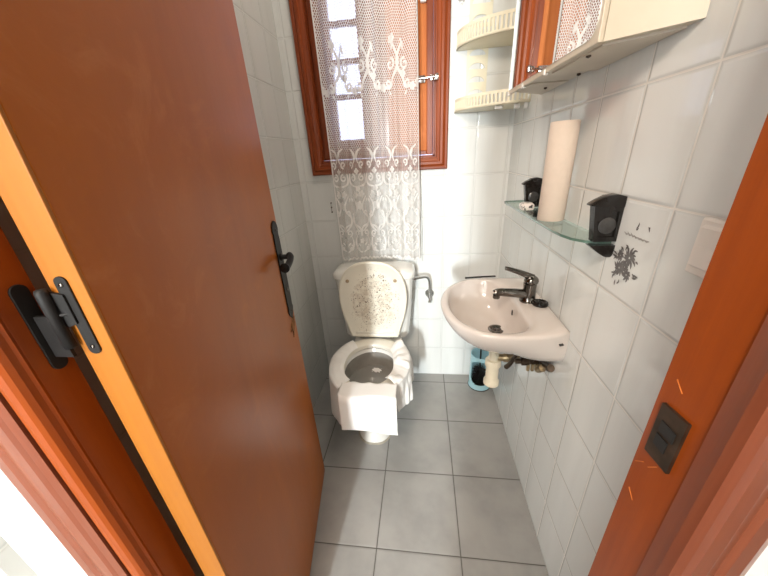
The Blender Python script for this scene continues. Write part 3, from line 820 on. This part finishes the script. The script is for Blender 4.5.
def iring(z, k, c=Vector((-.150, -.625))):
    return [Vector((c.x+(p.x-c.x)*k, c.y+(p.y-c.y)*k, z)) for p in Ip]
def between(t, z): return [Vector((a.x+(b_.x-a.x)*t, a.y+(b_.y-a.y)*t, z)) for a, b_ in zip(Op, Ip)]
b = MB()
b.loft([oring(.698, .66, .30), oring(.706, .50, .16), oring(.722, .33, .04), oring(.745, .19, .01), oring(.772, .09, .0), oring(.803, .018, 0), oring(.820, 0, 0), between(.0, .826), between(.06, .8305), between(.25, .833), between(.7, .832), between(.93, .829),
        iring(.823, 1.0), iring(.812, .975), iring(.785, .93), iring(.755, .82), iring(.735, .62), iring(.724, .38), iring(.719, .15)], True, True)
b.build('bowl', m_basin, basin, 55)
b = MB(); b.lathe([(.029, 0), (.029, .003), (.024, .0045), (.020, .003), (.0, .002)], (-.150, -.632, .7195), (0, 0, 1), 28)
dr = b.build('drain', m_darkchrome, basin, 50, label='dark metal drain')
b = MB()
for i in range(6):
    a = i*PI/3; b.lathe([(.0035, 0), (.0035, .0006), (0, .0007)], (-.150+.012*math.cos(a), -.632+.012*math.sin(a), .7222), (0, 0, 1), 10)
b.build('drain_hole', m_dark, dr)
b = MB(); b.box(-.1095, -.1065, -.648, -.640, .785, .803, .001); b.build('overflow_slot', m_dark, basin, label='dark overflow slot')
b = MB(); b.prism([(-.034, .797), (-.024, .800), (-.024, .8018), (-.034, .799)], -.846, -.838, 'y'); b.build('chip_mark', m_dark, basin, label='small black mark')
# faucet
fau = thing('faucet', 'dark tarnished single-lever faucet on the basin deck', 'faucet', (-.058, -.630, .833))
b = MB(); b.lathe([(.027, 0), (.027, .004), (.023, .007), (.0215, .020), (.020, .045), (.021, .058), (.021, .064), (.0, .066)], (-.058, -.630, .832), (0, 0, 1), 32)
b.build('body', m_darkchrome, fau, 50)
b = MB(); b.tube([(-.060, -.631, .855), (-.090, -.634, .861), (-.130, -.638, .866), (-.160, -.641, .868), (-.172, -.642, .864)], lambda t: .0165 - .0045*t, 20)
b.lathe([(.0115, 0), (.0115, .012), (.010, .013), (0, .0125)], (-.164, -.6415, .860), (0, 0, -1), 20)
b.build('spout', m_darkchrome, fau, 60)
b = MB(); b.ball((-.056, -.630, .905), .023, (1.0, 1.0, .80), 3)
b.tube([(-.052, -.630, .915), (-.078, -.627, .926), (-.105, -.624, .936), (-.132, -.621, .944), (-.140, -.620, .945)], lambda t: .0115 - .0065*t + (.001 if t > .85 else 0), 16)
b.build('lever', m_darkchrome, fau, 60)
# plug
b = MB(); b.lathe([(.024, 0), (.025, .003), (.023, .010), (.018, .012), (.014, .008), (.008, .008), (.006, .011), (0, .012)], (-.030, -.662, .8335), (0, 0, 1), 28)
tag(b.build('basin_plug', m_blackgloss, None, 50), 'round black rubber plug on the basin deck beside the faucet', 'plug')
# black stick on the far rim
b = MB(); b.tube([(-.236, -.436, .8385), (-.228, -.436, .839), (-.165, -.428, .8395), (-.12, -.424, .8395)], lambda t: .0046 if t < .12 else .0036, 10)
tag(b.build('black_stick', m_dark, None, 60), 'thin black stick lying on the far rim of the basin', 'stick')

# trap and valves below
trap = thing('basin_trap', 'cream plastic bottle trap under the wash basin', 'basin trap', (-.145, -.615, .46))
b = MB(); b.lathe([(.0, 0), (.025, .001), (.029, .004), (.029, .020), (.026, .024), (.0235, .027), (.0235, .088), (.029, .092), (.029, .112), (.026, .117), (.0185, .119), (.0180, .215), (.0, .235)], (-.145, -.615, .462), (0, 0, 1), 32)
b.build('body', m_pipe, trap, 40)
b = MB(); b.tube([(-.130, -.615, .588), (-.085, -.622, .592)], .013, 18, smooth=False); b.lathe([(.017, 0), (.018, .003), (.018, .018), (.014, .020)], (-.112, -.617, .590), (1, -.15, .05), 12)
b.lathe([(.014, 0), (.014, .07)], (-.088, -.621, .592), (1, -.2, .02), 16)
b.lathe([(.026, 0), (.024, .004), (.015, .006)], (-.0008, -.640, .593), (-1, 0, 0), 24)
b.build('outlet_pipe', m_brass, trap, 40, label='tarnished brass outlet pipe')
val = thing('stop_valve', 'blackened brass stop valve with lever handle under the basin', 'valve', (0, -.70, .63))
b = MB(); b.lathe([(.024, 0), (.022, .003), (.012, .005), (.011, .05), (.015, .052), (.015, .075), (.009, .077), (.009, .095), (0, .096)], (-.0008, -.700, .640), (-1, 0, -.05), 20)
b.lathe([(.010, 0), (.010, .03)], (-.045, -.700, .635), (0, -.25, .97), 14)
b.tube([(-.012, -.70, .640), (-.012, -.755, .655), (-.012, -.775, .668)], .012, 12)
b.build('body', m_darkbrass, val, 50)
b = MB(); b.tube([(-.092, -.690, .650), (-.094, -.680, .634), (-.100, -.668, .600), (-.108, -.655, .575)], lambda t: .0055+.0035*t, 12)
b.tube([(-.092, -.690, .650), (-.088, -.695, .668)], lambda t: .006, 12, smooth=False)
b.build('handle', m_darkbrass, val, 60)
b = MB(); b.lathe([(.012, 0), (.012, .045), (0, .046)], (-.022, -.712, .612), (0, -.5, .5), 10)
for i in range(4): b.box(-.060+i*.014, -.050+i*.014, -.716, -.704, .606, .632, .002)
b.build('brass_nut', m_brass, val, 40, label='brass nuts')

# ------------------------------------------------------------------ toilet brush and holder
cup = thing('toilet_brush_holder', 'pale blue plastic toilet brush holder in the back right corner', 'brush holder', (-.074, -.085, 0))
bm = bmesh.new(); rings = []; n = 48; H = .225
zs = [i*H/30 for i in range(31)]
R_ = lambda z: .061 - .003*z/H + (.003 if z < .01 else 0)
for rad_off in (0, -.003):
    rings.append([[bm.verts.new((( R_(z)+rad_off)*math.cos(2*PI*i/n), (R_(z)+rad_off)*math.sin(2*PI*i/n), z)) for i in range(n)] for z in zs])
def cut(i, j):
    a = 2*PI*(i+.5)/n; z = (zs[j]+zs[j+1])/2; da = ((a - math.radians(262) + PI) % (2*PI) - PI)
    if abs(da) > 1.05: return False
    hw = 1.05
    if z < .075: hw = 1.05*math.sqrt(max(0, 1-((.085-z)/.050)**2)) if z > .035 else 0
    if z > .165: hw = 1.05*math.sqrt(max(0, 1-((z-.165)/.040)**2)) if z < .205 else 0
    return abs(da) < hw
for r_ in rings:
    for j in range(30):
        for i in range(n):
            if cut(i, j): continue
            f = bm.faces.new((r_[j][i], r_[j][(i+1) % n], r_[j+1][(i+1) % n], r_[j+1][i])); f.smooth = True
for j in (0, 30):
    for i in range(n): bm.faces.new((rings[0][j][i], rings[0][j][(i+1) % n], rings[1][j][(i+1) % n], rings[1][j][i]))
bm.faces.new(rings[0][0])
mb = MB(); mb.bm.free(); mb.bm = bm; s_ = mb.build('cup', m_cupblue, None, 50); s_.parent = cup
b = MB(); b.lathe([(.0, .0002), (.065, .0002), (.066, .003), (.064, .006), (.0, .0062)], (0, 0, 0), (0, 0, 1), 40); s_ = b.build('foot_ring', m_dark, None, 50); s_.parent = cup; s_['label'] = 'dark ring under the cup'
br = thing('toilet_brush', 'black toilet brush standing in the pale blue holder', 'toilet brush', (-.074, -.085, .01))
b = MB(); b.tube([(0, 0, .03), (-.004, -.004, .20), (-.006, -.008, .30)], .0045, 12, smooth=False); s_ = b.build('handle', m_dark, None, 60); s_.parent = br
b = MB(); random.seed(5)
b.lathe([(0, .012), (.012, .014), (.012, .11), (0, .112)], (0, 0, 0), (0, 0, 1), 16)
for i in range(650):
    a = random.uniform(0, 2*PI); z = random.uniform(.014, .115); l = random.uniform(.036, .048)*(1 if z < .10 else .8)
    d = Vector((math.cos(a), math.sin(a), random.uniform(-.25, .25)))
    b.tube([Vector((0, 0, z))+d*.010, Vector((0, 0, z))+d*l], .0009, 3, smooth=False)
s_ = b.build('bristles', m_dark); s_.parent = br; s_['kind'] = 'stuff'

# ------------------------------------------------------------------ glass shelf with black brackets
shelf = thing('glass_shelf', 'greenish glass shelf on black brackets above the basin', 'shelf', (0, -.59, 1.11))
sz0, sz1 = 1.104, 1.110
arcp = [(0-.003, -.905), (-.030, -.905), (-.052, -.895), (-.070, -.872), (-.079, -.835), (-.082, -.79), (-.082, -.30), (-.079, -.285), (-.070, -.276), (-.003, -.276)]
b = MB(); b.prism(arcp, sz0, sz1, 'z'); b.build('glass_plate', m_shelf_glass, shelf)
b = MB()
e = [(x, y) for x, y in arcp]
for (p, q) in zip(e, e[1:]):
    d = (Vector(q)-Vector(p)).normalized(); nn = Vector((-d.y, d.x))*.0006
    b.prism([(p[0]-nn.x, p[1]-nn.y), (q[0]-nn.x, q[1]-nn.y), (q[0]+nn.x, q[1]+nn.y), (p[0]+nn.x, p[1]+nn.y)], sz0, sz1, 'z')
b.build('glass_edge', m_glass_edge, shelf, label='dark green edge of the glass')
def bracket(y0):
    """clamp bracket; y0 = side towards the doorway, body 20 mm deep"""
    y1 = y0 + .020
    head = [(-.001, 1.183), (-.058, 1.191), (-.046, 1.1115), (-.001, 1.1115)]
    b = MB()
    b.prism(head, y0+.004, y1, 'y')
    # raised rim round the recessed side
    def inset(P, k): 
        c = Vector((sum(p[0] for p in P)/4, sum(p[1] for p in P)/4)); return [tuple(c+(Vector(p)-c)*k) for p in P]
    ins = inset(head, .74)
    for a in range(4):
        c_ = (a+1) % 4; b.prism([head[a], head[c_], ins[c_], ins[a]], y0, y0+.005, 'y')
    b.prism([(-.001, 1.183), (-.001, 1.204), (-.018, 1.209), (-.036, 1.206), (-.052, 1.198), (-.064, 1.190), (-.064, 1.187)], y0-.002, y1+.002, 'y', .0008)
    rings = []
    for i in range(9):
        t = i/8; ww = .010*math.sqrt(max(0, 1-t**2.2)) + .001; dd = .044*(1-t)**.8 + .008; z = 1.1035 - .030*t; yc = (y0+y1)/2
        rings.append([Vector((-.001, yc-ww, z)), Vector((-dd, yc-ww*.85, z)), Vector((-dd, yc+ww*.85, z)), Vector((-.001, yc+ww, z))])
    b.loft(rings)
    o = b.build('bracket', m_blackgloss, shelf, 30, label='glossy black bracket')
    b = MB(); b.lathe([(.017, 0), (.017, .003), (.013, .005), (0, .006)], (-.024, y0+.005, 1.145), (0, -1, 0), 24)
    b.build('clamp_knob', m_knob, o, 40, label='dark grey round clamp knob')
m_knob = flat('dark_grey_plastic', (.05, .05, .05), .3, coat=.3, var=.3, scale=90)
bracket(-.917); bracket(-.452)
roll = thing('paper_towel_roll', 'tall slim cream paper towel roll standing on the glass shelf', 'paper roll', (-.043, -.668, 1.1105))
b = MB(); b.lathe([(.012, 0), (.033, 0), (.0345, .002), (.0345, .248), (.033, .250), (.012, .250), (.012, 0)], (-.043, -.668, 1.1107), (0, 0, 1), 40)
b.build('paper', m_roll, roll, 40)
b = MB(); b.lathe([(.0118, .0), (.0118, .249), (.0105, .249), (.0105, 0), (.0118, 0)], (-.043, -.668, 1.1109), (0, 0, 1), 24)
b.build('cardboard_core', flat('grey_cardboard', (.45, .36, .27), .9), roll, 40)
b = MB(); b.loft([rrect(-.056, -.490, .018, .022, 1.1108, .009), rrect(-.056, -.490, .020, .024, 1.117, .009), rrect(-.056, -.490, .020, .024, 1.127, .009), rrect(-.056, -.490, .015, .018, 1.133, .009)])
tag(b.build('soap', m_spotted, None, 50), 'small white soap with black blotches beside the far shelf bracket', 'soap')

# ------------------------------------------------------------------ mirror cabinet
cab = thing('mirror_cabinet', 'ivory wall cabinet with mirrored doors high on the right wall', 'mirror cabinet', (0, -.65, 1.46))
b = MB()
b.prism([(-.1015, -.920), (-.1110, -.700), (-.0015, -.700), (-.0015, -.992)], 1.462, 2.02, 'z')
b.prism([(-.1110, -.700), (-.1222, -.426), (-.0015, -.325), (-.0015, -.700)], 1.470, 2.02, 'z')
b.build('carcass', m_cab, cab)
b = MB()
b.prism([(-.096, -.908), (-.106, -.706), (-.006, -.706), (-.006, -.965)], 1.4585, 1.4622, 'z')
b.prism([(-.110, -.560), (-.114, -.442), (-.010, -.350), (-.010, -.560)], 1.4635, 1.4705, 'z')
b.prism([(-.104, -.696), (-.110, -.566), (-.006, -.566), (-.006, -.696)], 1.4665, 1.4705, 'z')
b.build('bottom_panel', m_cab_in, cab, label='dull ivory bottom panel')
# the mirrored door follows the slightly skewed front of the cabinet
skew = Matrix.Translation((-.1022, -.922, 0)) @ Matrix.Rotation(.043, 4, 'Z')
def local(b, mat): bmesh.ops.transform(b.bm, matrix=mat, verts=b.bm.verts); return b
DL = .500
b = MB(); b.box(-.0095, -.0004, 0, DL, 1.461, 2.015, .002); door_m = local(b, skew).build('door', m_cab, cab)
r = .022; ya, yb = .010, DL-.003
pts = [(ya+r - r*math.cos(PI/2*i/8), 1.472+r - r*math.sin(PI/2*i/8)) for i in range(9)] + [(yb, 1.472), (yb, 2.005), (ya, 2.005)]
b = MB(); b.prism(pts, -.0110, -.0090, 'x'); local(b, skew).build('mirror_glass', m_mirror, door_m)
for (y0, y1) in ((.365, .378), (DL-.006, DL+.005), (.215, .222)):
    b = MB(); b.box(-.0125, -.002, y0, y1, 1.457, 1.469, .002); local(b, skew).build('mirror_clip', m_white_enamel, cab)
for (x, y, z) in ((-.020, -.642, 1.462), (-.045, -.490, 1.460), (-.092, -.850, 1.456)):
    b = MB(); b.lathe([(.0045, 0), (.0045, .004), (0, .006)], (x, y, z+.004), (0, 0, -1), 12); b.build('fixing_screw', m_rust, cab)

# ------------------------------------------------------------------ corner caddy
cad = thing('corner_caddy', 'cream plastic corner caddy with two slotted baskets beside the window', 'caddy', (-.12, -.06, 1.46))
def basket(z, h, a=.262, bdep=.205, ncell=26):
    """quarter-round slotted basket; floor plate plus a curved slotted rim"""
    b = MB(); n = 72
    def P(t, k=1.0): return Vector((-.001-(a)*k*math.cos(t), -.001-(bdep)*k*math.sin(t)))
    arc_ = [P(PI/2*i/n) for i in range(n+1)]
    b.prism([(-.001, -.001)] + [(p.x, p.y) for p in arc_], z, z+.004, 'z')
    def band(t0, t1, z0, z1):
        m_ = max(1, int((t1-t0)/(PI/2)*n)); o_ = [P(t0+(t1-t0)*i/m_) for i in range(m_+1)]; i_ = [P(t0+(t1-t0)*i/m_, .985) for i in range(m_+1)]
        b.prism([(p.x, p.y) for p in o_] + [(p.x, p.y) for p in i_[::-1]], z0, z1, 'z')
    band(0, PI/2, z, z+.010); band(0, PI/2, z+h-.010, z+h)
    for i in range(ncell+1):
        t = PI/2*i/ncell; w2 = .016; band(max(0, t-w2), min(PI/2, t+w2), z+.010, z+h-.010)
    return b.build('basket', m_cream, cad)
basket(1.462, .050); basket(1.690, .060)
# perforated backing plates with arched cut-outs along the back wall
def arch_plate(z0, z1, x0, x1):
    b = MB(); cx = (x0+x1)/2; n = 14; rw = (x1-x0)/2-.010
    zb = z0+.014; hgt = (z1-z0)*.45
    arcs = [(cx + rw*math.cos(PI*i/n), zb + hgt*math.sin(PI*i/n)) for i in range(n+1)]
    # outer boundary split in left/right halves around the arched hole
    top = [(x1, z1), (x0, z1)]
    b.prism([(x0, z0), (x1, z0), (x1, zb), (x0, zb)], -.004, -.0005, 'y')
    b.prism([(x1, zb)] + [(x1, z1), (cx, z1)] + [arcs[k] for k in range(n//2, -1, -1)], -.004, -.0005, 'y')
    b.prism([(cx, z1), (x0, z1), (x0, zb)] + [arcs[k] for k in range(n, n//2-1, -1)], -.004, -.0005, 'y')
    return b.build('back_plate', m_cream, cad)
for i in range(4): arch_plate(1.512 + i*.0475, 1.512 + (i+1)*.0475, -.218, -.132)
for i in range(4): arch_plate(1.762 + i*.062, 1.762 + (i+1)*.062, -.215, -.125)
for bb in ((-.020, -.006, -.205, -.195, 1.44, 1.462), (-.12, -.09, -.168, -.150, 1.450, 1.462), (-.05, -.03, -.185, -.170, 1.445, 1.462)):
    b = MB(); b.box(*bb, .003); b.build('clip', m_white_enamel, cad, label='white plastic clip under the basket')

# ------------------------------------------------------------------ light switch
sw = thing('light_switch', 'white surface-mounted light switch on the right wall near the door', 'light switch', (0, -1.15, 1.16))
b = MB(); b.loft([[Vector((x, y, z)) for y, z in ((-1.112, 1.118), (-1.196, 1.118), (-1.196, 1.200), (-1.112, 1.200))] for x in (-.001, -.008)])
b.loft([[Vector((x, -1.154+(y)*k, 1.159+(z)*k)) for y, z in ((.042, -.041), (-.042, -.041), (-.042, .041), (.042, .041))] for x, k in ((-.008, 1.0), (-.012, .93))])
b.build('plate', m_switch, sw)
b = MB(); b.prism([(-.012, 1.130), (-.0175, 1.134), (-.013, 1.161), (-.0165, 1.188), (-.012, 1.192)], -1.186, -1.122, 'y'); b.build('rocker', m_switch, sw)

# ------------------------------------------------------------------ flower decorations glazed on tiles
def stroke(bmx, pts, w_, plane, off):
    """flat tapered stroke on a wall: pts (a, z)"""
    P = [Vector(p) for p in pts]; n = len(P); L, R = [], []; off_ = off - .000012*len(bmx.faces)/6
    for i, p in enumerate(P):
        t = P[min(i+1, n-1)] - P[max(i-1, 0)]; t.normalize(); nn = Vector((-t.y, t.x))*w_*math.sin(PI*(.08+.84*i/(n-1)))*.5
        for lst, q in ((L, p+nn), (R, p-nn)):
            lst.append(bmx.verts.new((off_, q.x, q.y) if plane == 'x' else (q.x, off_, q.y)))
    for i in range(n-1): bmx.faces.new((L[i], L[i+1], R[i+1], R[i]))
def bouquet(plane, ca, cz, size, off, mat, seed, name, parent, label):
    random.seed(seed); bmx = bmesh.new()
    def S(a, z, ang_, l, w_, curve=.2):
        pts = []
        for i in range(7):
            t = i/6; aa = ang_ + curve*(t-.5)*2; pts.append((a + l*t*math.cos(aa), z + l*t*math.sin(aa)))
        stroke(bmx, pts, w_, plane, off)
    sgn = -1 if plane == 'x' else 1
    # blossoms made of radiating petals, small leaves and stems
    for (da, dz, r, k) in ((.10, .26, .30, 13), (-.20, -.12, .26, 11), (.16, -.20, .20, 9), (-.28, .22, .16, 8), (.02, -.02, .18, 9)):
        for i in range(k):
            t = 2*PI*i/k + random.uniform(-.1, .1)
            S(ca+sgn*da*size + .10*r*size*math.cos(t), cz+dz*size + .10*r*size*math.sin(t), t, r*size*random.uniform(.65, 1.0), size*.075, .3)
    for i in range(26):
        t = random.uniform(0, 2*PI); r = size*random.uniform(.35, .62)
        S(ca + r*.72*math.cos(t), cz + r*math.sin(t), t + random.uniform(-.6, .6), size*random.uniform(.10, .22), size*.055, random.uniform(-.5, .5))
    mb = MB(); mb.bm.free(); mb.bm = bmx
    return mb.build(name, mat, parent, label=label)
bouquet('x', -.963, 1.073, .074, -.0006, m_ink, 4, 'flower_decoration', wall_right, 'dark grey flower bouquet glazed on a tile')
bmx = bmesh.new()
for (a, z, an, l) in ((-.972, 1.163, -1.7, .014), (-.973, 1.153, -1.2, .008), (-.998, 1.160, -2.6, .010), (-1.000, 1.157, 2.0, .004)):
    stroke(bmx, [(a + l*t*math.cos(an+t*.5), z + l*t*math.sin(an+t*.5)) for t in [i/5 for i in range(6)]], .0032, 'x', -.0006)
mb = MB(); mb.bm.free(); mb.bm = bmx; mb.build('bird_decoration', m_ink3, wall_right, label='two small dark birds glazed on a tile')
bmx = bmesh.new()
for i in range(7):
    a = -.935 - i*.010; stroke(bmx, [(a, 1.137+.003*math.sin(i)), (a-.008, 1.134), (a-.015, 1.136)], .004, 'x', -.0006)
mb = MB(); mb.bm.free(); mb.bm = bmx; mb.build('cloud_decoration', m_ink2, wall_right, label='pale grey horizon strokes glazed on a tile')
bouquet('y', -.245, 1.862, .034, -.0006, m_ink2, 9, 'flower_decoration', wall_back, 'small grey flower glazed on a tile')
